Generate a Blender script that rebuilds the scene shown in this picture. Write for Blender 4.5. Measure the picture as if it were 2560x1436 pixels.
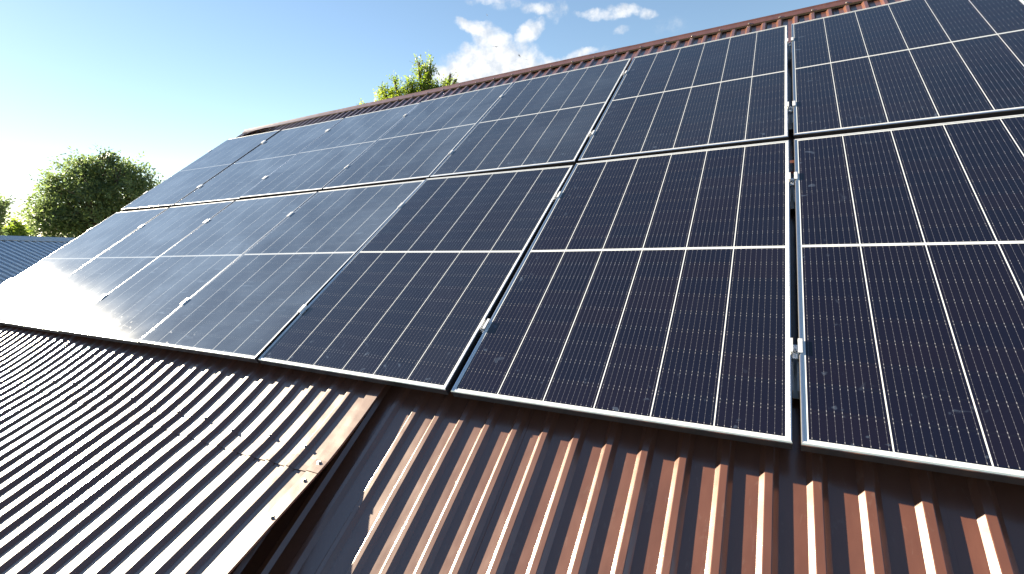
import bpy, math, random
import numpy as np
from mathutils import Matrix, Vector

for o in list(bpy.data.objects):
    bpy.data.objects.remove(o)
scene = bpy.context.scene
COL = scene.collection
rng = random.Random(7)
nrng = np.random.RandomState(11)

# ---------------------------------------------------------------- camera
# "roof frame": x along the ridge, y up the slope, z out of the panel plane (top of the panel frames = 0)
SLOPE = math.radians(30)
M = Matrix.Rotation(SLOPE, 4, 'X')
R = [[0.87886, 0.36639, -0.30557], [0.02181, -0.67067, -0.74144], [-0.47659, 0.64496, -0.59741]]
CAM = Vector((-0.08434, -0.8301, 1.31631))
cam_d = bpy.data.cameras.new('camera')
cam = bpy.data.objects.new('camera', cam_d)
COL.objects.link(cam)
rot = Matrix(((R[0][0], -R[1][0], -R[2][0], 0), (R[0][1], -R[1][1], -R[2][1], 0), (R[0][2], -R[1][2], -R[2][2], 0), (0, 0, 0, 1)))
cam.matrix_world = M @ Matrix.Translation(CAM) @ rot
cam_d.sensor_width = 36
cam_d.lens = 1202.79 / 2560 * 36
cam_d.clip_start = 0.02
cam_d.clip_end = 2000
scene.camera = cam

# ---------------------------------------------------------------- sun, sky, exposure
SUN_R = Vector((-0.941, 0.19, 0.28)).normalized()
SUN = (M.to_3x3() @ SUN_R).normalized()
EL = math.asin(SUN.z)
AZ = math.atan2(SUN.x, SUN.y)
sd = bpy.data.lights.new('sun', 'SUN')
sd.energy = 5.0
sd.angle = math.radians(0.53)
sd.color = (1.0, 0.86, 0.63)
sun = bpy.data.objects.new('sun', sd)
COL.objects.link(sun)
sun.rotation_euler = SUN.to_track_quat('Z', 'Y').to_euler()
scene.view_settings.view_transform = 'Standard'
scene.view_settings.look = 'None'
scene.view_settings.gamma = 1
scene.view_settings.exposure = 2.7

world = bpy.data.worlds.new('World')
scene.world = world
world.use_nodes = True


class NT:
    """tiny node-tree helper"""
    def __init__(s, tree):
        s.t = tree; s.n = tree.nodes; s.l = tree.links

    def node(s, typ, **kw):
        n = s.n.new(typ)
        for k, v in kw.items():
            setattr(n, k, v)
        return n

    def put(s, sock, v):
        if v is None: return
        if isinstance(v, bpy.types.NodeSocket): s.l.new(v, sock)
        else: sock.default_value = v

    def m(s, op, a, b=None, c=None, clamp=False):
        n = s.node('ShaderNodeMath', operation=op, use_clamp=clamp)
        s.put(n.inputs[0], a); s.put(n.inputs[1], b); s.put(n.inputs[2], c)
        return n.outputs[0]

    def dot(s, a, b):
        n = s.node('ShaderNodeVectorMath', operation='DOT_PRODUCT')
        s.put(n.inputs[0], a); s.put(n.inputs[1], b)
        return n.outputs['Value']

    def sep(s, v):
        n = s.node('ShaderNodeSeparateXYZ'); s.put(n.inputs[0], v)
        return n.outputs

    def comb(s, x, y, z=0.0):
        n = s.node('ShaderNodeCombineXYZ')
        s.put(n.inputs[0], x); s.put(n.inputs[1], y); s.put(n.inputs[2], z)
        return n.outputs[0]

    def noise(s, vec, scale, detail=3.0, rough=0.5, dist=0.0, out='Fac'):
        n = s.node('ShaderNodeTexNoise')
        s.put(n.inputs['Vector'], vec); s.put(n.inputs['Scale'], scale)
        n.inputs['Detail'].default_value = detail; n.inputs['Roughness'].default_value = rough
        n.inputs['Distortion'].default_value = dist
        return n.outputs[out]

    def ramp(s, v, lo, hi, a=0.0, b=1.0, smooth=True):
        n = s.node('ShaderNodeMapRange', interpolation_type='SMOOTHSTEP' if smooth else 'LINEAR')
        s.put(n.inputs['Value'], v)
        n.inputs['From Min'].default_value = lo; n.inputs['From Max'].default_value = hi
        n.inputs['To Min'].default_value = a; n.inputs['To Max'].default_value = b
        return n.outputs['Result']

    def mix(s, f, a, b):
        n = s.node('ShaderNodeMix', data_type='RGBA')
        s.put(n.inputs[0], f)
        for sk, v in ((n.inputs[6], a), (n.inputs[7], b)):
            if isinstance(v, tuple): v = (v[0], v[1], v[2], 1)
            s.put(sk, v)
        return n.outputs[2]


W = NT(world.node_tree)
W.n.clear()
sky = W.node('ShaderNodeTexSky')
sky.sky_type = 'NISHITA'
sky.sun_disc = False
sky.sun_elevation = EL
sky.sun_rotation = AZ
sky.altitude = 100
sky.air_density = 1.0
sky.dust_density = 0.1
sky.ozone_density = 2.0
bg = W.node('ShaderNodeBackground')
bg.inputs['Strength'].default_value = 0.05
wo = W.node('ShaderNodeOutputWorld')
gen = W.node('ShaderNodeTexCoord').outputs['Generated']
# cumulus field: ellipses in a fixed sky chart (world directions), broken up by noise
CF, CU, CV = (-0.38786, 0.88166, 0.26877), (0.91534, 0.40268, 0.0), (0.10823, -0.24602, 0.9632)
CL = [[-0.0899, -0.0351, 11.4054, -1.3338, -2.7597, -28.3595, 1.3], [-0.0266, -0.0517, 10.983, -0.9255, -4.285, -44.2804, 1.1], [-0.1724, -0.0446, 21.3627, -3.3731, -4.8151, -49.9455, 1.0], [-0.119, 0.0329, 25.4477, -18.0414, -43.988, -81.8614, 0.9], [-0.087, 0.0087, 24.9623, -13.7783, -18.4774, -42.1478, 0.9], [-0.0196, 0.0138, 27.3717, 21.5937, 37.5484, -62.0152, 0.85], [-0.0535, -0.0147, 22.1915, -2.2101, -4.1189, -41.7942, 0.7], [0.1101, 0.0302, 23.4774, -0.3863, -13.4243, -131.9401, 0.55], [0.1526, 0.0308, 33.8306, 0.1944, -10.8373, -106.2399, 0.75], [0.195, 0.0215, 54.84, 1.5218, -11.5504, -113.5234, 0.45], [0.0036, 0.0498, 28.9756, -2.1106, -9.5371, -93.315, 0.65], [-0.0811, 0.071, 23.0282, -2.7376, -13.7369, -133.5597, 0.45], [0.1478, 0.0009, 69.82, 0.2211, -15.5242, -154.6068, 0.4], [0.0797, -0.0312, 24.6301, 6.2889, 17.3651, -120.0495, 0.6], [0.2346, -0.0027, 31.5695, 1.5074, -7.1174, -70.6928, 0.18], [-0.0531, 0.0619, 34.5604, -3.5749, -10.2051, -99.5342, 0.3], [0.032, 0.0432, 53.5859, -3.0907, -6.7105, -65.7843, 0.4]]
den = W.m('MAXIMUM', W.dot(gen, CF), 0.05)
cu = W.m('DIVIDE', W.dot(gen, CU), den)
cv = W.m('DIVIDE', W.dot(gen, CV), den)
cp = W.comb(cu, cv, 0.0)
wn = W.noise(cp, 26.0, 5.0, 0.6, 0.0, 'Color')
ws = W.sep(wn)
cuw = W.m('ADD', cu, W.m('MULTIPLY', W.m('SUBTRACT', ws[0], 0.5), 0.035))
cvw = W.m('ADD', cv, W.m('MULTIPLY', W.m('SUBTRACT', ws[1], 0.5), 0.028))
tot = None
for c in CL:
    du = W.m('SUBTRACT', cuw, c[0]); dv = W.m('SUBTRACT', cvw, c[1])
    a = W.m('ADD', W.m('MULTIPLY', du, c[2] * .74), W.m('MULTIPLY', dv, c[3] * .74))
    b = W.m('ADD', W.m('MULTIPLY', du, c[4] * .74), W.m('MULTIPLY', dv, c[5] * .74))
    r2 = W.m('ADD', W.m('MULTIPLY', a, a), W.m('MULTIPLY', b, b))
    g = W.m('MULTIPLY', W.m('SUBTRACT', 1.0, r2, clamp=True), c[6])
    tot = g if tot is None else W.m('MAXIMUM', tot, g)
fine = W.noise(cp, 34.0, 7.0, 0.62)
wis = W.m('ADD', tot, W.m('MULTIPLY', W.m('SUBTRACT', fine, 0.50), 1.7))
cmask = W.m('MULTIPLY', W.ramp(wis, -0.02, 0.95), W.ramp(tot, 0.0, 0.30))
cmask = W.m('MULTIPLY', cmask, 0.93)
shade = W.ramp(W.noise(cp, 30.0, 6.0, 0.6), 0.36, 0.58)
ccol = W.mix(shade, (2.5, 2.65, 2.85), (3.5, 3.5, 3.5))
# model sky with its range compressed, then cooled and dimmed
sky_scale = W.node('ShaderNodeMix', data_type='RGBA', blend_type='MULTIPLY')   # cool tint that also dims the sky against the sun
sky_scale.inputs[0].default_value = 1.0
gm = W.node('ShaderNodeGamma'); gm.inputs[1].default_value = 0.82             # softer aureole than the clear-air model
W.l.new(sky.outputs[0], gm.inputs[0])
W.l.new(gm.outputs[0], sky_scale.inputs[6]); sky_scale.inputs[7].default_value = (0.665, 0.72, 0.765, 1)
skyc = W.mix(cmask, sky_scale.outputs[2], ccol)
W.l.new(skyc, bg.inputs['Color'])
W.l.new(bg.outputs[0], wo.inputs['Surface'])


# ---------------------------------------------------------------- helpers
def tag(o, label=None, cat=None, group=None, kind=None):
    if label: o['label'] = label
    if cat: o['category'] = cat
    if group: o['group'] = group
    if kind: o['kind'] = kind
    return o


def obj(name, verts, faces, mat, parent=None, mw=None, smooth=False, mats=None, midx=None):
    me = bpy.data.meshes.new(name)
    me.from_pydata([tuple(v) for v in verts], [], faces)
    for mm in (mats or [mat]):
        me.materials.append(mm)
    if midx is not None:
        me.polygons.foreach_set('material_index', midx)
    if smooth:
        me.polygons.foreach_set('use_smooth', [True] * len(me.polygons))
    me.update()
    o = bpy.data.objects.new(name, me)
    COL.objects.link(o)
    if parent is not None: o.parent = parent
    if mw is not None: o.matrix_local = mw
    return o


def empty(name, mw):
    o = bpy.data.objects.new(name, None)
    o.empty_display_size = 0.2
    COL.objects.link(o)
    o.matrix_local = mw
    return o


def copy_tree(o, parent=None):
    c = o.copy(); COL.objects.link(c); c.parent = parent
    for ch in list(o.children):
        copy_tree(ch, c)
    return c


class MB:
    def __init__(s): s.v = []; s.f = []

    def box(s, x0, x1, y0, y1, z0, z1):
        b = len(s.v)
        s.v += [(x0, y0, z0), (x1, y0, z0), (x1, y1, z0), (x0, y1, z0), (x0, y0, z1), (x1, y0, z1), (x1, y1, z1), (x0, y1, z1)]
        s.f += [tuple(b + i for i in q) for q in ((0, 3, 2, 1), (4, 5, 6, 7), (0, 1, 5, 4), (1, 2, 6, 5), (2, 3, 7, 6), (3, 0, 4, 7))]

    def tube(s, pts, rad, n=8, cap=True):
        b = len(s.v)
        pts = [Vector(p) for p in pts]
        for i, p in enumerate(pts):
            d = (pts[min(i + 1, len(pts) - 1)] - pts[max(i - 1, 0)]).normalized()
            a = d.orthogonal().normalized(); c = d.cross(a)
            r = rad[i] if isinstance(rad, (list, tuple)) else rad
            for k in range(n):
                t = 2 * math.pi * k / n
                s.v.append(tuple(p + a * (math.cos(t) * r) + c * (math.sin(t) * r)))
        for i in range(len(pts) - 1):
            for k in range(n):
                k2 = (k + 1) % n
                s.f.append((b + i * n + k, b + i * n + k2, b + (i + 1) * n + k2, b + (i + 1) * n + k))
        if cap:
            s.f.append(tuple(b + k for k in range(n))[::-1])
            s.f.append(tuple(b + (len(pts) - 1) * n + k for k in range(n)))

    def build(s, name, mat, parent=None, mw=None, smooth=False):
        return obj(name, s.v, s.f, mat, parent, mw, smooth)


def material(name):
    m = bpy.data.materials.new(name)
    m.use_nodes = True
    t = NT(m.node_tree)
    t.n.clear()
    out = t.node('ShaderNodeOutputMaterial')
    return m, t, out


def principled(t, **kw):
    p = t.node('ShaderNodeBsdfPrincipled')
    for k, v in kw.items():
        k = k.replace('_', ' ')
        if isinstance(v, tuple): v = (v[0], v[1], v[2], 1)
        t.put(p.inputs[k], v)
    return p


def bump(t, h, strength, dist):
    b = t.node('ShaderNodeBump')
    b.inputs['Strength'].default_value = strength
    b.inputs['Distance'].default_value = dist
    t.put(b.inputs['Height'], h)
    return b.outputs[0]


# ---------------------------------------------------------------- materials
def mat_paint(name, base, rough=0.34, scuff=(0.30, 0.22, 0.19), spec=0.5, wave=1.0):
    m, t, out = material(name)
    oc = t.node('ShaderNodeTexCoord').outputs['Object']
    s = t.sep(oc)
    long = t.comb(t.m('MULTIPLY', s[0], 9.0), t.m('MULTIPLY', s[1], 1.6), s[2])
    n1 = t.noise(long, 4.0, 4.0, 0.6)
    n2 = t.noise(oc, 55.0, 3.0, 0.6)
    n3 = t.noise(t.comb(t.m('MULTIPLY', s[0], 6.0), s[1], 0.0), 7.0, 3.0, 0.55, 1.5)
    sc = t.m('MULTIPLY', t.ramp(n3, 0.60, 0.66), t.ramp(n2, 0.42, 0.6))
    dirt = t.ramp(n1, 0.35, 0.75)
    c = t.mix(t.m('MULTIPLY', dirt, 0.2), base, (base[0] * 1.35, base[1] * 1.5, base[2] * 1.6))
    c = t.mix(t.m('MULTIPLY', sc, 0.16), c, scuff)
    r = t.m('ADD', t.m('MULTIPLY', n1, 0.12), rough - 0.06)
    h = t.m('ADD', t.m('MULTIPLY', t.noise(oc, 5.5, 2.0, 0.5), 1.0), t.m('MULTIPLY', n2, 0.02))
    p = principled(t, Base_Color=c, Roughness=r, IOR=1.5, Normal=bump(t, h, 0.35 * wave, 0.02))
    p.inputs['Coat Weight'].default_value = 1.0
    p.inputs['Coat IOR'].default_value = 1.72
    p.inputs['Coat Roughness'].default_value = 0.20
    t.put(p.inputs['Coat Normal'], bump(t, h, 0.30 * wave, 0.02))
    p.inputs['Specular IOR Level'].default_value = spec
    t.l.new(p.outputs[0], out.inputs[0])
    return m


BROWN = mat_paint('brown_painted_steel', (0.092, 0.034, 0.019), 0.42, scuff=(0.16, 0.11, 0.09), spec=0.4)
BLUEGREY = mat_paint('grey_zinc_sheet', (0.17, 0.24, 0.32), 0.42)


def simple(name, base, rough=0.5, metal=0.0, nscale=20.0, var=0.15, bumpd=0.0):
    m, t, out = material(name)
    oc = t.node('ShaderNodeTexCoord').outputs['Object']
    n = t.noise(oc, nscale, 4.0, 0.6)
    f = t.ramp(n, 0.3, 0.7, 1 - var, 1 + var)
    mx = t.node('ShaderNodeVectorMath', operation='SCALE')
    mx.inputs[0].default_value = base
    t.put(mx.inputs['Scale'], f)
    kw = dict(Base_Color=mx.outputs[0], Roughness=rough, Metallic=metal)
    if bumpd: kw['Normal'] = bump(t, n, 0.4, bumpd)
    p = principled(t, **kw)
    t.l.new(p.outputs[0], out.inputs[0])
    return m


ALU = simple('anodised_aluminium', (0.82, 0.83, 0.85), 0.36, 0.55, 60, 0.04)
LIP = simple('bare_aluminium_edge', (0.85, 0.86, 0.88), 0.28, 1.0, 60, 0.04)
SIDE_SHADE = simple('shaded_frame_side', (0.045, 0.045, 0.05), 0.45, 0.4, 60, 0.1)  # aluminium frame walls, colour darkened to carry the shade around them
RAIL = simple('mill_aluminium', (0.55, 0.53, 0.51), 0.42, 0.5, 60, 0.08)
STEEL = simple('zinc_screw', (0.45, 0.44, 0.42), 0.4, 1.0, 80, 0.15)
RUBBER = simple('washer', (0.05, 0.035, 0.03), 0.7)
REDWIRE = simple('red_cable', (0.55, 0.07, 0.03), 0.5)
BACK = simple('backsheet', (0.55, 0.55, 0.55), 0.7)
WALL = simple('plaster_wall', (0.42, 0.38, 0.31), 0.9, 0, 6, 0.2, 0.01)
BIRD = simple('bird_feathers', (0.02, 0.02, 0.025), 0.8)
BARK = simple('bark', (0.09, 0.065, 0.045), 0.9, 0, 12, 0.4, 0.02)


def mat_panel():
    m, t, out = material('solar_cells_under_glass')
    oc = t.node('ShaderNodeTexCoord').outputs['Object']
    oi = t.node('ShaderNodeObjectInfo')
    oic = t.node('ShaderNodeSeparateColor'); t.l.new(oi.outputs['Color'], oic.inputs[0])
    dust_haze_k = oic.outputs[0]          # how dusty this panel is, plus the sky haze painted into it
    s = t.sep(oc)
    P = 0.1838
    tx = t.m('ADD', t.m('DIVIDE', s[0], P), 3.0)
    fx = t.m('FRACT', tx)
    edge = t.m('ABSOLUTE', t.m('SUBTRACT', fx, 0.5))
    gapv = t.m('GREATER_THAN', edge, 0.5 - 0.0016 / P)
    outx = t.m('GREATER_THAN', t.m('ABSOLUTE', s[0]), 3 * P - 0.0015)
    ay = t.m('ABSOLUTE', s[1])
    mid = t.m('LESS_THAN', ay, 0.0068)
    outy = t.m('GREATER_THAN', ay, 0.8435)
    white = t.m('MAXIMUM', t.m('MAXIMUM', gapv, outx), t.m('MAXIMUM', mid, outy))
    midline = t.m('LESS_THAN', ay, 0.0012)
    HP = (0.8435 - 0.0068) / 9
    ty = t.m('DIVIDE', t.m('SUBTRACT', ay, 0.0068), HP)
    fy = t.m('ABSOLUTE', t.m('SUBTRACT', t.m('FRACT', ty), 0.5))      # .5 at the half-cell joints
    dj = t.m('MULTIPLY', t.m('SUBTRACT', 0.5, fy), HP)                # metres to the joint
    fb = t.m('ABSOLUTE', t.m('SUBTRACT', t.m('FRACT', t.m('MULTIPLY', fx, 10.0)), 0.5))
    BP = P / 10
    bus = t.m('LESS_THAN', fb, 0.00036 / BP)
    busw = t.m('LESS_THAN', fb, 0.00085 / BP)
    pad = t.m('LESS_THAN', t.m('ABSOLUTE', t.m('SUBTRACT', dj, 0.0062)), 0.0022)
    pads = t.m('MULTIPLY', busw, pad)
    pad2 = t.m('MULTIPLY', t.m('MULTIPLY', t.m('LESS_THAN', fb, 0.0006 / BP), 1.0),
               t.m('LESS_THAN', t.m('ABSOLUTE', t.m('SUBTRACT', t.m('FRACT', t.m('DIVIDE', dj, 0.0155)), 0.5)), 0.07))
    joint = t.m('LESS_THAN', dj, 0.0009)
    wn = t.node('ShaderNodeTexWhiteNoise', noise_dimensions='3D')
    t.put(wn.inputs['Vector'], t.comb(t.m('FLOOR', tx), t.m('FLOOR', t.m('DIVIDE', s[1], HP)), oi.outputs['Random']))
    cell = t.mix(wn.outputs['Value'], (0.0022, 0.0016, 0.0072), (0.0042, 0.0020, 0.0066))
    cell = t.mix(joint, cell, (0.006, 0.006, 0.010))
    cell = t.mix(t.m('MULTIPLY', bus, 0.40), cell, (0.20, 0.20, 0.23))
    cell = t.mix(t.m('MULTIPLY', pad2, 0.4), cell, (0.26, 0.26, 0.28))
    cell = t.mix(t.m('MULTIPLY', pads, 0.62), cell, (0.30, 0.30, 0.32))
    cell = t.mix(white, cell, (0.60, 0.63, 0.66))
    cell = t.mix(midline, cell, (0.36, 0.38, 0.42))
    fr = t.node('ShaderNodeFresnel'); fr.inputs['IOR'].default_value = 1.75      # light passes the glass twice
    tr1 = t.m('SUBTRACT', 1.0, fr.outputs[0])
    sc_ = t.node('ShaderNodeVectorMath', operation='SCALE')
    t.put(sc_.inputs[0], cell); t.put(sc_.inputs['Scale'], t.m('MULTIPLY', t.m('MULTIPLY', tr1, tr1), 1.15))
    cell = sc_.outputs[0]
    # --- dirt on the glass: fine dust film with reflected-sky haze painted in, wipe marks, hand prints near the lower and left edges
    off = t.node('ShaderNodeVectorMath', operation='ADD')
    t.put(off.inputs[0], oc)
    t.put(off.inputs[1], t.comb(t.m('MULTIPLY', oi.outputs['Random'], 37.0), t.m('MULTIPLY', oi.outputs['Random'], 91.0), 0.0))
    o2 = off.outputs[0]
    so = t.sep(o2)
    film = t.ramp(t.noise(o2, 2.2, 5.0, 0.6, 0.6), 0.32, 0.78)
    streak = t.noise(t.comb(t.m('MULTIPLY', so[0], 2.2), t.m('MULTIPLY', so[1], 16.0), 0.0), 2.2, 4.0, 0.65)
    streak = t.ramp(streak, 0.60, 0.72)
    wipe = t.ramp(t.noise(o2, 7.0, 6.0, 0.7, 2.2), 0.60, 0.70)
    wipe = t.m('MULTIPLY', wipe, t.ramp(t.noise(o2, 1.6, 2.0), 0.52, 0.62))
    prints = t.ramp(t.noise(o2, 22.0, 2.0, 0.5, 0.4), 0.66, 0.71)
    nearb = t.m('MAXIMUM', t.ramp(s[1], -0.56, -0.80), t.ramp(s[0], -0.40, -0.54))
    prints = t.m('MULTIPLY', prints, nearb)
    specks = t.m('MULTIPLY', t.ramp(t.noise(o2, 260.0, 1.0), 0.77, 0.80), t.ramp(t.noise(o2, 9.0, 2.0), 0.45, 0.65))
    dust_haze = t.m('MULTIPLY', t.m('ADD', t.m('MULTIPLY', film, 0.5), 0.5), dust_haze_k)
    dust_haze = t.m('ADD', dust_haze, t.m('MULTIPLY', streak, t.m('MULTIPLY', dust_haze_k, 0.55)))
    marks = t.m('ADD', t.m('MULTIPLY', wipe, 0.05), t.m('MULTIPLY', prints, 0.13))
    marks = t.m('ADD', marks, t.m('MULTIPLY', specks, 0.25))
    amt = t.m('ADD', t.m('MULTIPLY', dust_haze, 0.36), t.m('MULTIPLY', marks, 0.8), clamp=True)
    ngl = t.noise(o2, 700.0, 2.0, 0.7)
    hb = t.m('ADD', t.m('MULTIPLY', t.noise(o2, 3.0, 2.0), 1.0), t.m('MULTIPLY', ngl, 0.004))
    nb = bump(t, hb, 0.10, 0.006)
    rr = t.m('ADD', 0.04, t.m('MULTIPLY', dust_haze, 0.045))
    rr = t.m('ADD', rr, t.m('MULTIPLY', marks, 0.5))
    glass = principled(t, Base_Color=cell, Roughness=0.5, IOR=1.45, Normal=nb)
    glass.inputs['Specular IOR Level'].default_value = 0.0
    glass.inputs['Coat Weight'].default_value = 1.0
    glass.inputs['Coat IOR'].default_value = 1.70
    t.put(glass.inputs['Coat Roughness'], rr)
    t.put(glass.inputs['Coat Normal'], nb)
    dirt = principled(t, Base_Color=(0.23, 0.32, 0.48), Roughness=0.40, IOR=1.35)  # bluish colour imitates hazy sky reflection on the dusty glass
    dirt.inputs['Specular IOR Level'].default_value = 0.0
    mx = t.node('ShaderNodeMixShader')
    t.put(mx.inputs[0], amt)
    t.l.new(glass.outputs[0], mx.inputs[1]); t.l.new(dirt.outputs[0], mx.inputs[2])
    t.l.new(mx.outputs[0], out.inputs[0])
    return m


PANEL = mat_panel()


def mat_leaf(name, c1, c2, trans=0.45):
    m, t, out = material(name)
    g = t.node('ShaderNodeNewGeometry')
    oc = t.node('ShaderNodeTexCoord').outputs['Object']
    n = t.noise(oc, 1.3, 3.0, 0.6)
    r = t.m('ADD', t.m('MULTIPLY', g.outputs['Random Per Island'], 0.55), t.m('MULTIPLY', t.ramp(n, 0.35, 0.65), 0.45))
    c = t.mix(r, c1, c2)
    p = principled(t, Base_Color=c, Roughness=0.45)
    tr = t.node('ShaderNodeBsdfTranslucent')
    hs = t.node('ShaderNodeHueSaturation'); hs.inputs['Value'].default_value = 1.5; hs.inputs['Saturation'].default_value = 1.1
    t.l.new(c, hs.inputs['Color']); t.l.new(hs.outputs[0], tr.inputs[0])
    mx = t.node('ShaderNodeMixShader'); mx.inputs[0].default_value = trans
    t.l.new(p.outputs[0], mx.inputs[1]); t.l.new(tr.outputs[0], mx.inputs[2])
    t.l.new(mx.outputs[0], out.inputs[0])
    return m


LEAF_DARK = mat_leaf('foliage_dark', (0.055, 0.085, 0.038), (0.165, 0.215, 0.080))
LEAF_LIGHT = mat_leaf('foliage_light', (0.085, 0.150, 0.020), (0.22, 0.26, 0.045), 0.5)

# ---------------------------------------------------------------- ground
m, t, out = material('ground_grass')
oc = t.node('ShaderNodeTexCoord').outputs['Object']
gn = t.noise(oc, 0.35, 6.0, 0.65)
gc = t.mix(t.ramp(gn, 0.4, 0.6), (0.055, 0.085, 0.025), (0.12, 0.10, 0.06))
p = principled(t, Base_Color=gc, Roughness=0.95, Normal=bump(t, t.noise(oc, 14, 4), 0.6, 0.05))
t.l.new(p.outputs[0], out.inputs[0])
GZ = -3.3
S_ = 600
ground = obj('ground', [(-S_, -S_, GZ), (S_, -S_, GZ), (S_, S_, GZ), (-S_, S_, GZ)], [(0, 1, 2, 3)], m)
tag(ground, 'green and earthy ground around the houses', 'ground', kind='structure')

# ---------------------------------------------------------------- the roof
PITCH = 0.1145
CW, WEB, HR = 0.022, 0.0135, 0.014


def wob(x, y, k):
    return (math.sin(x * 3.1 + y * 4.3 + k) + math.sin(x * 7.7 - y * 6.1 + 2 * k)) * 0.0009


def corrugated(x0, x1, crown0, ys, zf, xend_flange=None, jag=None, seed=0, pitch=PITCH, start_crown=None, lap=None):
    """trapezoid sheet; crown0 = x of one crown's left edge; ys from low to high; zf(x,y) = crown height"""
    xs = []
    k = math.floor((x0 - crown0) / pitch)
    while True:
        c = crown0 + k * pitch
        if c > x1: break
        for dx, h in ((-WEB, 1), (0, 0), (0.002, -0.04), (CW - 0.002, -0.04), (CW, 0), (CW + WEB, 1)):
            x = c + dx
            if x0 <= x <= x1: xs.append((x, h, k))
        if lap is not None and (k - lap) % 10 == 0:
            for dx, h in ((0.047, 1.0), (0.0476, 1.12)):
                x = c + dx
                if x0 <= x <= x1: xs.append((x, h, k))
        k += 1
    xs = [(x0, xs[0][1], xs[0][2])] + xs
    if start_crown is not None:                       # wide flat edge strip on the right border
        xs = [q for q in xs if q[0] < start_crown - 0.02]
        xs += [(start_crown - 0.0135, 1, k), (start_crown, 0, k), (x1 - 0.002, -0.04, k), (x1, 0.05, k), (x1 + 0.001, 0.35, k)]
    else:
        xs.append((x1, xs[-1][1], xs[-1][2]))
    r = random.Random(seed)
    js = {}
    V, F = [], []
    for j, y in enumerate(ys):
        for (x, h, kk) in xs:
            yy = y
            if jag and j == 0:
                if kk not in js: js[kk] = r.uniform(-jag, jag)
                yy = y + js[kk]
            V.append((x, yy, zf(x, yy) - HR * h))
    n = len(xs)
    for j in range(len(ys) - 1):
        for i in range(n - 1):
            F.append((j * n + i, j * n + i + 1, (j + 1) * n + i + 1, (j + 1) * n + i))
    return V, F


house = empty('house', Matrix.Translation((-2.9, 3.6, GZ)))
tag(house, 'house with brown corrugated metal roof carrying the solar panels', 'house')
H2 = Matrix.Translation((-2.9, 3.6, GZ)).inverted() @ M      # roof frame -> local to the house empty
HW = Matrix.Translation((-2.9, 3.6, GZ)).inverted()           # world -> local to the house empty
ZC = -0.092
X0, X1 = -7.32, 2.9
ys = [-2.0 + 0.12 * i for i in range(51)] + [4.09]


def zmain(x, y): return ZC + wob(x, y, 1)


V, F = corrugated(X0, X1, -0.0935, ys, zmain, lap=-7)
roof = obj('roof', V, F, BROWN, house, H2)
# overlapping upper sheets on the left, reaching out from under the panels
def zup(x, y):
    b = -0.060 + wob(x, y, 3)
    if y < 0.0:
        u = -y / 0.41
        b += 0.030 * min(u, 0.9) ** 2
    if y < -0.369: b += 0.2 * (-0.369 - y)
    return b


ys_u = [-0.418, -0.405, -0.39, -0.36, -0.32, -0.28, -0.24, -0.2, -0.16, -0.12, -0.06, 0.0, 0.1, 0.3, 0.6]
SC = -1.598
V, F = corrugated(X0, -1.535, -1.7115, ys_u, zup, jag=0.008, seed=3, pitch=0.1165, start_crown=SC)
up = obj('roof_sheet', V, F, BROWN, house, H2)
up['label'] = 'upper lapped roof sheets ending in a ragged edge below the panels'


def zlow(x, y):
    u = max(0.0, -0.37 - y)
    b = -0.0382 + 0.2 * u + wob(x, y, 3) + (wob(x, y, 5) - wob(x, y, 3)) * min(1, u * 8)
    if y > -0.37: b = zup(x, y) - 0.004
    return b


ys_l = [-2.0 + 0.1 * i for i in range(15)] + [-0.55, -0.5, -0.46, -0.43, -0.40, -0.37, -0.34, -0.28, -0.2]
V, F = corrugated(X0, -1.538, -1.7115, ys_l, zlow, seed=4, pitch=0.1165, start_crown=SC)
low = obj('roof_sheet', V, F, BROWN, house, H2)
low['label'] = 'lower left roof sheets lifting away from the slope'
# far-left loose sheet by the ridge
def zloose(x, y):
    u = (x - X0) / 0.5
    return ZC + 0.008 + 0.075 * u * max(0.0, math.sin(math.pi * min(1.0, max(0.0, (y - 3.2) / 0.8)))) + wob(x, y, 9)


V, F = corrugated(X0 - 0.01, -6.30, -0.0935 - 64 * PITCH, [2.6, 2.9, 3.2, 3.4, 3.5, 3.6, 3.7, 3.8, 3.85, 3.9, 3.95, 3.985], lambda x, y: 0.0, seed=8)
V2 = []
for x, y, z in V:
    xr = -6.98 + max(0.0, y - 3.52) * 1.0
    if x > xr: x = xr; z = -0.004
    V2.append((x, y, zloose(x, y) + z))
V = V2
loose = obj('roof_sheet', V, F, BROWN, house, H2)
loose['label'] = 'loose roof sheet lifted at the far left end of the ridge'
# rear slope, mirrored about the ridge (world frame)
RY, RZ = [(M @ Vector((0, 4.10, ZC)))[i] for i in (1, 2)]
mir = Matrix.Translation((0, 2 * RY, 0)) @ Matrix.Scale(-1, 4, (0, 1, 0))
V, F = corrugated(X0, X1, -0.0935, [-2.0, 0.0, 2.0, 4.09], lambda x, y: ZC)
Vr = [tuple((mir @ M) @ Vector(v)) for v in V]
obj('rear_roof', Vr, [f[::-1] for f in F], BROWN, house, HW)
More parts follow.
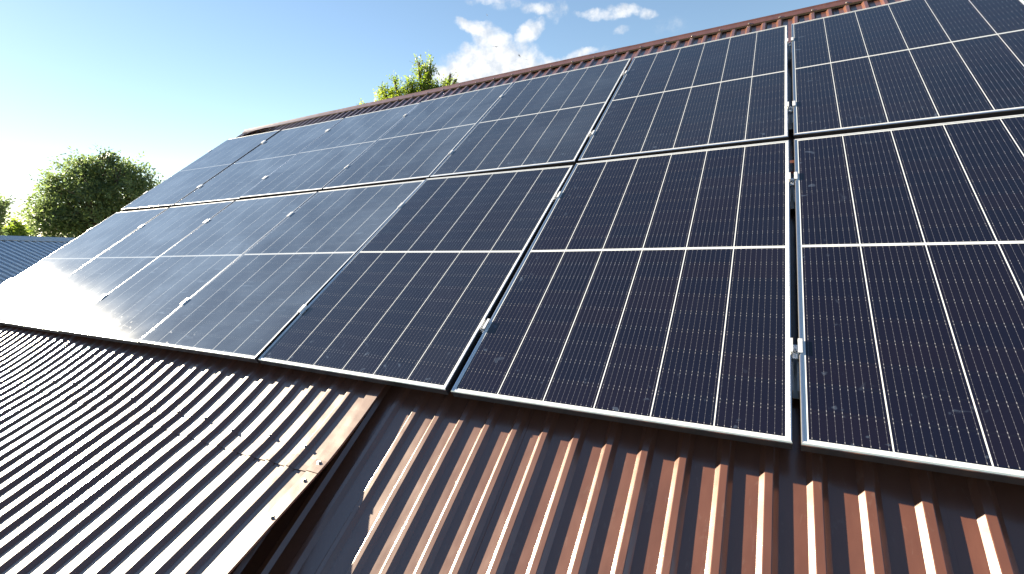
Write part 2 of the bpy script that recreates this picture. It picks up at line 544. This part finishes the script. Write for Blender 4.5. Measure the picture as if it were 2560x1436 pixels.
# ridge cap with lips resting on the crowns
prof = [(4.024, -0.099), (4.028, -0.0855), (4.036, -0.0835), (4.078, -0.076), (4.092, -0.070), (4.100, -0.067)]
Vc, Fc = [], []
xs = [X0 - 0.02 + i * 0.1187 for i in range(88)]
for i, x in enumerate(xs):
    row = []
    lift = 0.004 * math.sin(x * 2.1) + 0.003 * math.sin(x * 5.3)
    for (y, z) in prof:
        k = 1 if y < 4.0 else 0.4
        row.append(M @ Vector((x, y, z + lift * 0.3 * k + (0.0 if (i // 17) % 2 else 0.002))))
    back = [mir @ p for p in row[::-1]]
    Vc += [tuple(p) for p in row + back]
n = 12
for i in range(len(xs) - 1):
    for j in range(n - 1):
        Fc.append((i * n + j, (i + 1) * n + j, (i + 1) * n + j + 1, i * n + j + 1))
cap = obj('ridge_cap', Vc, Fc, BROWN, house, HW, smooth=False)

# walls
EY = (M @ Vector((0, -1.75, ZC - 0.05)))
b = MB()
y0, y1 = EY.y, 2 * RY - EY.y
zt = EY.z
wx0, wx1 = X0 + 0.2, X1 - 0.2
v = [(wx0, y0, GZ), (wx1, y0, GZ), (wx1, y1, GZ), (wx0, y1, GZ), (wx0, y0, zt), (wx1, y0, zt), (wx1, y1, zt), (wx0, y1, zt),
     (wx0, RY, RZ - 0.08), (wx1, RY, RZ - 0.08)]
f = [(0, 1, 5, 4), (2, 3, 7, 6), (3, 0, 4, 8, 7), (1, 2, 6, 9, 5)]
obj('wall', v, f, WALL, house, HW)

# screws -------------------------------------------------------
def screw_mesh():
    b = MB()
    b.tube([(0, 0, 0), (0, 0, 0.0015)], 0.0085, 10)
    b.tube([(0, 0, 0.0015), (0, 0, 0.0065)], 0.0055, 6)
    return b


sm = screw_mesh()
screw0 = None


def screw(x, y, z, parent):
    global screw0
    pm = Matrix.Translation((x, y, z))
    if parent is cap: pm = M @ pm
    if screw0 is None:
        screw0 = sm.build('screw', STEEL, parent, pm)
        return
    c = screw0.copy(); COL.objects.link(c)
    c.parent = parent; c.matrix_local = pm


for k in range(0, 22):
    x = -1.7115 + CW / 2 - 0.1165 * (2 * k) + (0.004 if k % 3 else -0.003)
    y = -0.325 + 0.012 * math.sin(k * 2.3)
    if k == 0: x = -1.7115 + CW / 2
    screw(x, y, zup(x, y) + 0.0002, up)
screw(-1.572, -0.372, zup(-1.572, -0.372) + 0.0005, up)
screw(-1.572, -0.45, zlow(-1.572, -0.45) + 0.0005, low)
screw(-1.566, -0.60, zlow(-1.566, -0.60) + 0.0005, low)
for k in range(-18, 3):
    x = -0.0935 + CW / 2 + PITCH * (2 * k)
    screw(x, 4.042, -0.0815, cap)

# ---------------------------------------------------------------- solar panels
PW, PH, PD = 1.134, 1.722, 0.035


def frame_mesh():
    # profile from the outside bottom over the top lip to the inner edge: (inset, z)
    pr = [(0.030, -PD), (0.0, -PD), (0.0, -0.0075), (0.0, -0.0030), (0.0028, -0.0002), (0.0035, 0.0), (0.0088, 0.0), (0.0095, -0.0006), (0.0098, -0.0028), (0.0098, -0.0085)]
    V, F, MI = [], [], []
    n = len(pr)
    for cx, cy in ((-1, -1), (1, -1), (1, 1), (-1, 1)):
        for (i, z) in pr:
            V.append((cx * (PW / 2 - (i if i > 0.02 else i * 0.62)), cy * (PH / 2 - i), z))
    for c in range(4):
        d = (c + 1) % 4
        for j in range(n - 1):
            F.append((c * n + j, d * n + j, d * n + j + 1, c * n + j + 1))
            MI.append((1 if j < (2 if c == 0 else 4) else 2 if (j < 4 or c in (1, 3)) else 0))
    return V, F, MI


def make_panel():
    root = empty('solar_panel', Matrix())
    V, F, MI = frame_mesh()
    obj('frame', V, F, ALU, root, mats=[ALU, SIDE_SHADE, LIP], midx=MI)
    w, h = PW / 2 - 0.0055, PH / 2 - 0.0085
    g = obj('glass', [(-w, -h, -0.0026), (w, -h, -0.0026), (w, h, -0.0026), (-w, h, -0.0026)], [(0, 1, 2, 3)], PANEL, root)
    obj('back_sheet', [(-w, -h, -0.0082), (w, -h, -0.0082), (w, h, -0.0082), (-w, h, -0.0082)], [(3, 2, 1, 0)], BACK, root)
    return root


PAN = [[0.00278, -0.0058, -0.00254, 1e-05, -0.0055], [0.00689, 0.00143, -0.00413, -0.0045, -0.00132], [0.01467, -0.00354, 0.00538, -0.0137, 0.00321], [0.009, -0.00401, 0.01171, -0.01744, 0.00241], [-0.00599, 0.00201, 0.00268, -0.00839, -0.01336], [-0.0081, 0.00555, -0.00526, 0.00283, 0.0023], [-0.00789, 0.00436, 0.00063, 0.00244, 0.00301], [0.00198, 0.00043, 0.00775, 0.01007, -0.01255], [0.00753, -0.00031, -0.0083, 0.00573, -0.00672], [0.01097, -0.00257, -0.00754, 0.00172, -0.00313], [0.00068, 0.00122, -0.00523, 0.00682, 0.00356], [-0.0123, 0.00096, -0.00413, 0.00786, -0.0005], [-0.01204, -0.00026, 0.00057, 0.00849, 0.00529], [-0.00817, 0.00052, 0.00842, 0.00584, 0.00504]]
ROWGAP, GAP = 0.0531, 0.02
DUST_HAZE = {(0, 0): .80, (0, 1): .85, (0, 2): .85, (0, 3): .58, (0, 4): .07, (0, 5): .02, (0, 6): .01,
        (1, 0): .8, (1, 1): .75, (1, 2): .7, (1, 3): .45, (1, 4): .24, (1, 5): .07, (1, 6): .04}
ORD = ['first', 'second', 'third', 'fourth', 'fifth', 'sixth', 'seventh']
EXTRA = {(0, 0): 'glaring with the sun, leftmost of the lower row', (0, 1): 'with brightest sun glare, second from left in the lower row',
         (0, 2): 'pale with reflected sky, third from the left in the lower row',
         (0, 3): 'hazy with wipe marks, fourth from the left in the lower row',
         (0, 4): 'dark with hand prints, fifth from the left in the lower row',
         (0, 5): 'dark and fully visible, second from the right in the lower row',
         (0, 6): 'cut by the photo edge, rightmost of the lower row',
         (1, 0): 'leftmost of the upper row, against the sky', (1, 1): 'second from the left in the upper row',
         (1, 2): 'third from the left in the upper row', (1, 3): 'fourth from the left in the upper row',
         (1, 4): 'fifth from the left in the upper row, below the ridge',
         (1, 5): 'second from the right in the upper row',
         (1, 6): 'right of the widest gap in the upper row, in the photo corner'}
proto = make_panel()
for i in range(14):
    r, c = divmod(i, 7)
    dx, dy, dz, a, bq = PAN[i]
    bx = (c - 6) * (PW + GAP) + PW / 2 + dx
    by = r * (PH + ROWGAP) + PH / 2 + dy
    X = Vector((1, 0, bq)).normalized(); Y = Vector((0, 1, a)); Z = X.cross(Y).normalized(); Y = Z.cross(X)
    RM = Matrix(((X.x, Y.x, Z.x, 0), (X.y, Y.y, Z.y, 0), (X.z, Y.z, Z.z, 0), (0, 0, 0, 1)))
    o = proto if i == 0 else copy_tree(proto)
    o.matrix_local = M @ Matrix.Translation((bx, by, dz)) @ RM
    tag(o, 'framed solar panel ' + EXTRA[(r, c)], 'solar panel', 'solar panels on the brown roof')
    for ch in o.children:
        ch.color = (DUST_HAZE[(r, c)], 0, 0, 1)

# ---------------------------------------------------------------- clamps on short rails
def make_clamp(gap=0.024):
    root = empty('panel_clamp', Matrix())
    b = MB()                                   # short rail, running up the slope
    L0, L1 = -0.145, 0.035
    b.box(-0.017, 0.017, L0, L1, -0.078, -0.0755)
    b.box(-0.017, -0.0145, L0, L1, -0.0754, -0.041)
    b.box(0.0145, 0.017, L0, L1, -0.0754, -0.041)
    b.box(-0.017, -0.006, L0, L1, -0.0408, -0.0385)
    b.box(0.006, 0.017, L0, L1, -0.0408, -0.0385)
    b.build('rail', RAIL, root)
    b = MB()                                   # U-shaped middle clamp
    h = gap / 2
    w = 0.029
    b.box(-h + .001, -h + .0035, -w, w, -0.030, 0.0012)
    b.box(h - .0035, h - .001, -w, w, -0.030, 0.0012)
    b.box(-h + .0036, h - .0036, -w, w, -0.030, -0.0265)
    b.box(-h - 0.0105, -h + .0035, -w, w, 0.0013, 0.0050)
    b.box(h - .0035, h + 0.0105, -w, w, 0.0013, 0.0050)
    b.build('clamp', ALU, root)
    b = MB()
    b.tube([(0, 0, -0.0264), (0, 0, -0.019)], 0.0062, 12)
    b.build('bolt', STEEL, root)
    return root


cl0 = None
SEAM = ['first', 'second', 'third', 'fourth', 'fifth', 'sixth']
ROWY = [(0.352, 'lower end of the lower row'), (1.372, 'upper end of the lower row'), (2.132, 'lower end of the upper row'), (3.165, 'upper end of the upper row')]
for sidx in range(6):
    for q, (yy, txt) in enumerate(ROWY):
        r = 0 if q < 2 else 1
        pl, pr_ = PAN[r * 7 + sidx], PAN[r * 7 + sidx + 1]
        xl = (sidx - 6) * (PW + GAP) + PW + pl[0]
        xr = (sidx - 5) * (PW + GAP) + pr_[0]
        vy = yy - (r * (PH + ROWGAP) + PH / 2)
        zl = pl[2] + pl[3] * vy + pl[4] * PW / 2
        zr = pr_[2] + pr_[3] * vy - pr_[4] * PW / 2
        z = max(zl, zr) + 0.0005
        if cl0 is None:
            cl0 = make_clamp(); o = cl0
        else:
            o = copy_tree(cl0)
        g = xr - xl
        Sx = Matrix.Scale(max(g, 0.010) / 0.024, 4, (1, 0, 0))
        o.matrix_local = M @ Matrix.Translation(((xl + xr) / 2, yy, z)) @ Sx
        tag(o, 'aluminium clamp in the %s gap from the left, %s' % (SEAM[sidx], txt), 'clamp', 'clamps holding the solar panels')
for q, (yy, txt) in enumerate(ROWY):
    r = 0 if q < 2 else 1
    xl = -6 * (PW + GAP) + PAN[r * 7][0]
    o = copy_tree(cl0)
    vy = yy - (r * (PH + ROWGAP) + PH / 2)
    z = PAN[r * 7][2] + PAN[r * 7][3] * vy - PAN[r * 7][4] * PW / 2
    o.matrix_local = M @ Matrix.Translation((xl - 0.006, yy, z - 0.001)) @ Matrix.Scale(0.55, 4, (1, 0, 0))
    tag(o, 'aluminium end clamp on the left edge of the array, %s' % txt, 'clamp', 'clamps holding the solar panels')

# red cable crossing the right gap
b = MB()
b.tube([(-0.25, 1.50, -0.046), (-0.10, 1.497, -0.052), (-0.03, 1.492, -0.049), (0.03, 1.491, -0.049), (0.15, 1.493, -0.054), (0.3, 1.5, -0.05)], 0.0045, 8)
cb = b.build('red_cable', REDWIRE, None, M, True)
tag(cb, 'orange red cable crossing the wide right gap under the panels', 'cable')

# ---------------------------------------------------------------- trees
def leaf_arrays(lobes, nspray, leaf, droop, seed, nleaf=9, spread=0.33):
    r = np.random.RandomState(seed)
    vol = np.array([l[3] * l[4] * l[5] for l in lobes]) ** 0.75
    cnt = (vol / vol.sum() * nspray).astype(int)
    V = []
    for l, c in zip(lobes, cnt):
        ns = 16                                     # small clumps inside every lobe leave gaps between them
        sc = r.normal(size=(ns, 3)); sc /= np.linalg.norm(sc, axis=1)[:, None]
        sc *= (r.uniform(0.15, 1.0, ns) ** 0.5)[:, None]
        d = sc[r.randint(0, ns, c)] * 0.80 + np.clip(r.normal(size=(c, 3)) * 0.17, -0.4, 0.4)
        rad = np.maximum(np.linalg.norm(d, axis=1), 0.05)
        d /= rad[:, None]
        # ragged edge
        bump_ = 1 + 0.16 * np.sin(d[:, 0] * 7 + l[0]) * np.sin(d[:, 1] * 6 + l[1]) + 0.12 * np.sin(d[:, 2] * 11)
        P = np.array(l[:3]) + d * (rad * bump_ * np.where(r.uniform(size=c) < 0.10, 1.22, 1.0))[:, None] * np.array(l[3:6])
        dirs = d * 0.8 + r.normal(size=(c, 3)) * 0.6 + np.array([0, 0, -droop])
        dirs /= np.linalg.norm(dirs, axis=1)[:, None]
        for p, dd in zip(P, dirs):
            side = np.cross(dd, r.normal(size=3)); side /= np.linalg.norm(side)
            up_ = np.cross(side, dd)
            L = spread * r.uniform(0.6, 1.2)
            for k in range(nleaf):
                tt = k / (nleaf - 1)
                sgn = 1 if k % 2 else -1
                base = p + dd * (tt - 0.3) * L + np.array([0, 0, -droop * 0.12 * tt * tt * L * 3])
                ld = dd * 0.55 + side * sgn * (0.9 if k < nleaf - 1 else 0.0) + r.normal(size=3) * 0.28
                ld /= np.linalg.norm(ld)
                n_ = up_ + r.normal(size=3) * 0.45
                wv = np.cross(ld, n_); wv /= np.linalg.norm(wv) + 1e-9
                s = leaf * r.uniform(0.7, 1.25)
                V.append((base, base + ld * s * 0.5 + wv * s * 0.20, base + ld * s, base + ld * s * 0.5 - wv * s * 0.20))
    return np.array(V).reshape(-1, 3)


def tree(name, base, lobes, nspray, leaf, droop, mat, seed, label, trunk_r, spread=0.33, nleaf=9):
    root = empty(name, Matrix.Translation(base))
    tag(root, label, 'tree')
    lb = [(l[0] - base[0], l[1] - base[1], l[2] - base[2], l[3], l[4], l[5]) for l in lobes]
    V = leaf_arrays(lb, nspray, leaf, droop, seed, nleaf, spread)
    n = len(V) // 4
    me = bpy.data.meshes.new('crown')
    me.vertices.add(len(V)); me.vertices.foreach_set('co', V.astype(np.float32).ravel())
    me.loops.add(n * 4); me.loops.foreach_set('vertex_index', np.arange(n * 4, dtype=np.int32))
    me.polygons.add(n); me.polygons.foreach_set('loop_start', np.arange(0, n * 4, 4, dtype=np.int32))
    me.update(calc_edges=True)
    me.materials.append(mat)
    o = bpy.data.objects.new('crown', me); COL.objects.link(o); o.parent = root
    b = MB()
    top = max(lb, key=lambda l: l[2])
    fork = Vector((top[0] * 0.3, top[1] * 0.3, min(l[2] for l in lb) * 0.75))
    b.tube([(0, 0, 0), (0.05, 0, fork.z * 0.5), fork], [trunk_r * 1.3, trunk_r, trunk_r * 0.8], 10)
    r = random.Random(seed)
    for l in lb:
        e = Vector(l[:3]) + Vector((0, 0, l[5] * 0.5))
        mid_ = (fork + e) / 2 + Vector((r.uniform(-.2, .2), r.uniform(-.2, .2), 0.15))
        b.tube([fork - Vector((0, 0, .2)), mid_, e], [trunk_r * 0.6, trunk_r * 0.4, 0.02], 6)
        for q in range(5):
            dv = Vector((r.gauss(0, 1), r.gauss(0, 1), r.gauss(0.3, 1))).normalized()
            tip = Vector(l[:3]) + Vector((dv.x * l[3], dv.y * l[4], dv.z * l[5])) * 0.8
            st = mid_.lerp(e, r.uniform(0, 0.8))
            b.tube([st, (st + tip) / 2 + Vector((0, 0, .08)), tip], [trunk_r * 0.2, trunk_r * 0.12, 0.008], 5)
    b.build('trunk', BARK, root, None, True)
    return root


CW_ = M @ CAM


def at(d, dist):
    d = Vector(d).normalized()
    return CW_ + d * dist


# broad tree beyond the left end of the roof (about 23 m away)
D = 23.0
def lobe(px_dir, dist, rx, rz): 
    p_ = at(px_dir, dist); return (p_.x, p_.y, p_.z, rx, rx, rz)


DIR = lambda x, y: M.to_3x3() @ (Matrix(R).transposed() @ Vector(((x - 1280) / 1202.79, (y - 718) / 1202.79, 1.0)))
px = D / 1202.79 / 1.28      # metres per pixel near the left border (allowing for the oblique ray)
def lob(x, y, w, h, dd=0.0):
    return lobe(DIR(x, y), D + dd, w * px * 1.0, h * px)


L1_ = [lob(235, 475, 84, 66), lob(165, 505, 62, 56, .8), lob(262, 392, 26, 18, .3), lob(205, 405, 22, 14, .3), (lob(300, 470, 66, 60, -.5)), lob(230, 415, 62, 38, .3), lob(310, 425, 44, 34, .6), lob(125, 465, 20, 24, .4), lob(100, 560, 18, 30, .4), lob(372, 455, 16, 26, -.3),
       lob(140, 560, 62, 50, .2), lob(240, 570, 90, 60), lob(115, 535, 36, 40, .9), lob(345, 480, 34, 34, -.3), lob(160, 450, 44, 30, .4), lob(330, 560, 60, 50, .2)]
bs = at(DIR(235, 560), D); base = (bs.x, bs.y, GZ)
tree('leafy_tree', base, L1_, 2500, 0.135, 0.55, LEAF_DARK, 5, 'broad dark green tree left of the roof, beyond the grey metal roof', 0.22, 0.60)
# tall tree peeping over the ridge (about 16 m away)
D = 17.0; px = D / 1202.79 / 1.02
L2_ = [lob(1062, 200, 24, 34), lob(1050, 168, 12, 20, .2), lob(1078, 172, 11, 20), lob(1030, 220, 26, 24, .3), lob(1095, 225, 30, 20), lob(1062, 250, 70, 38),
       lob(990, 228, 13, 26, .4), lob(985, 205, 7, 14, .4), lob(965, 245, 22, 22, .2), lob(955, 230, 7, 10, .2), lob(1120, 215, 14, 14, .3), lob(1128, 195, 5, 17, .3), lob(1140, 205, 6, 12, .1),
       lob(1030, 300, 90, 50), lob(915, 262, 8, 6), lob(1115, 245, 26, 30)]
bs = at(DIR(1050, 300), D); base = (bs.x, bs.y, GZ)
tree('leafy_tree', base, L2_, 2300, 0.085, -0.5, LEAF_LIGHT, 9, 'bright green pointed tree top rising behind the ridge', 0.16, 0.24)
# branches and bush at the left border
D = 15.0; px = D / 1202.79 / 1.38
L3_ = [lob(-32, 520, 30, 28), lob(-6, 528, 14, 22, .3), lob(10, 508, 14, 6, .2), lob(-30, 590, 26, 26), lob(-60, 560, 50, 60)]
bs = at(DIR(-40, 590), D); base = (bs.x, bs.y, GZ)
tree('leafy_tree', base, L3_, 560, 0.09, -0.3, LEAF_DARK, 12, 'tree cut by the left photo edge above the grey roof', 0.12, 0.24)
D = 19.0; px = D / 1202.79 / 1.35
L4_ = [lob(34, 585, 20, 10), lob(42, 562, 7, 14, .2), lob(52, 580, 7, 8, .1), lob(25, 590, 16, 10, .1), lob(38, 610, 40, 24)]
bs = at(DIR(38, 600), D); base = (bs.x, bs.y, GZ)
tree('garden_bush', base, L4_, 700, 0.085, -0.5, LEAF_LIGHT, 14, 'small light green bush top between the edge tree and the broad tree', 0.08, 0.22)

# ---------------------------------------------------------------- neighbouring shed with the grey-blue roof
pa = at(DIR(-330, 588), 10.6); pb = at(DIR(240, 603.5), 12.0)
shed = empty('neighbour_shed', Matrix.Translation((pa.x, pa.y, GZ)))
tag(shed, 'low building with blue grey corrugated metal roof at the left edge', 'shed')
SH = Matrix.Translation((-pa.x, -pa.y, -GZ))
ax = (pb - pa); Lr = ax.length; ax.normalize()
# slope falls towards our roof
side = Vector((ax.y, -ax.x, 0)).normalized()
if (side.dot(CW_ - pa)) < 0: side = -side
dn = (side * math.cos(math.radians(24)) + Vector((0, 0, -1)) * math.sin(math.radians(24))).normalized()
nn = ax.cross(dn)
if nn.z < 0: nn = -nn
V, F = [], []
nr = int(Lr / 0.10)
prx = []
for k in range(nr + 1):
    for dx, h in ((0, 0), (0.03, 0), (0.045, 0.02), (0.085, 0.02)):
        prx.append((k * 0.10 + dx, h))
for (x, h) in prx: V.append(tuple(pa + ax * x + nn * h))
for (x, h) in prx: V.append(tuple(pa + ax * x + nn * h + dn * 4.6))
n = len(prx)
F = [(i, i + 1, n + i + 1, n + i) for i in range(n - 1)]
obj('roof', V, F, BLUEGREY, shed, SH)
V = []
for x in (0, Lr):
    for (a, h) in ((-0.16, -0.05), (0, 0.055), (0.14, 0.026), (0.14, 0.023)):
        q = pa + ax * x + (dn * a if a > 0 else side * a) + Vector((0, 0, 0)) + nn * h
        V.append(tuple(q))
obj('ridge_cap', V, [(0, 1, 5, 4), (1, 2, 6, 5), (2, 3, 7, 6)], BLUEGREY, shed, SH)
e0, e1 = pa + dn * 4.4, pa + ax * Lr + dn * 4.4
r0, r1 = pa - Vector((0, 0, .05)), pa + ax * Lr - Vector((0, 0, .05))
k0, k1 = r0 - side * 3.0 - Vector((0, 0, 1.3)), r1 - side * 3.0 - Vector((0, 0, 1.3))
g_ = lambda p_: (p_.x, p_.y, GZ)
V = [g_(e0), g_(e1), g_(k1), g_(k0), tuple(e0), tuple(e1), tuple(k1), tuple(k0), tuple(r0), tuple(r1)]
obj('wall', V, [(0, 1, 5, 4), (1, 2, 6, 9, 5), (2, 3, 7, 6), (3, 0, 4, 8, 7)], WALL, shed, SH)
obj('rear_roof', [tuple(r0 + Vector((0, 0, .04))), tuple(r1 + Vector((0, 0, .04))), tuple(k1 - side * .3), tuple(k0 - side * .3)], [(0, 1, 2, 3)], BLUEGREY, shed, SH)

# ---------------------------------------------------------------- birds
def bird(d, dist, span, yaw, bank, label):
    b = MB()
    s_ = span
    b.tube([(0, -.28 * s_, 0), (0, -.1 * s_, .01 * s_), (0, .12 * s_, 0), (0, .2 * s_, 0)], [.008 * s_, .05 * s_, .05 * s_, .012 * s_], 8)
    for sg in (-1, 1):
        bb = len(b.v)
        b.v += [(0, .10 * s_, .02 * s_), (sg * .25 * s_, .12 * s_, .09 * s_), (sg * .5 * s_, -.08 * s_, .0), (sg * .22 * s_, -.0 * s_, .075 * s_), (0, -.06 * s_, .01 * s_)]
        b.v += [(x, y, z - .012 * s_) for x, y, z in b.v[bb:bb + 5]]
        b.f += [(bb, bb + 1, bb + 3, bb + 4), (bb + 1, bb + 2, bb + 3), (bb + 5, bb + 9, bb + 8, bb + 6), (bb + 6, bb + 8, bb + 7),
                (bb, bb + 5, bb + 6, bb + 1), (bb + 1, bb + 6, bb + 7, bb + 2), (bb + 2, bb + 7, bb + 8, bb + 3), (bb + 3, bb + 8, bb + 9, bb + 4)]
    o = b.build('bird', BIRD, None, Matrix.Translation(at(d, dist)) @ Matrix.Rotation(yaw, 4, 'Z') @ Matrix.Rotation(bank, 4, 'Y'))
    tag(o, label, 'bird', 'birds flying before the clouds')


bird(DIR(1217.5, 38), 60, 0.34, 1.2, 1.3, 'tiny dark bird alone in blue sky above the cloud')
bird(DIR(1240, 117.5), 46, 0.6, 0.3, 0.2, 'bird gliding before the neck of the big white cloud')
bird(DIR(1298, 140), 50, 0.5, -0.5, 0.9, 'bird with tilted wings right of the others before the cloud')
bird(DIR(1317, 150), 60, 0.4, 0.5, 0.3, 'lowest small bird nearest the ridge before the cloud')
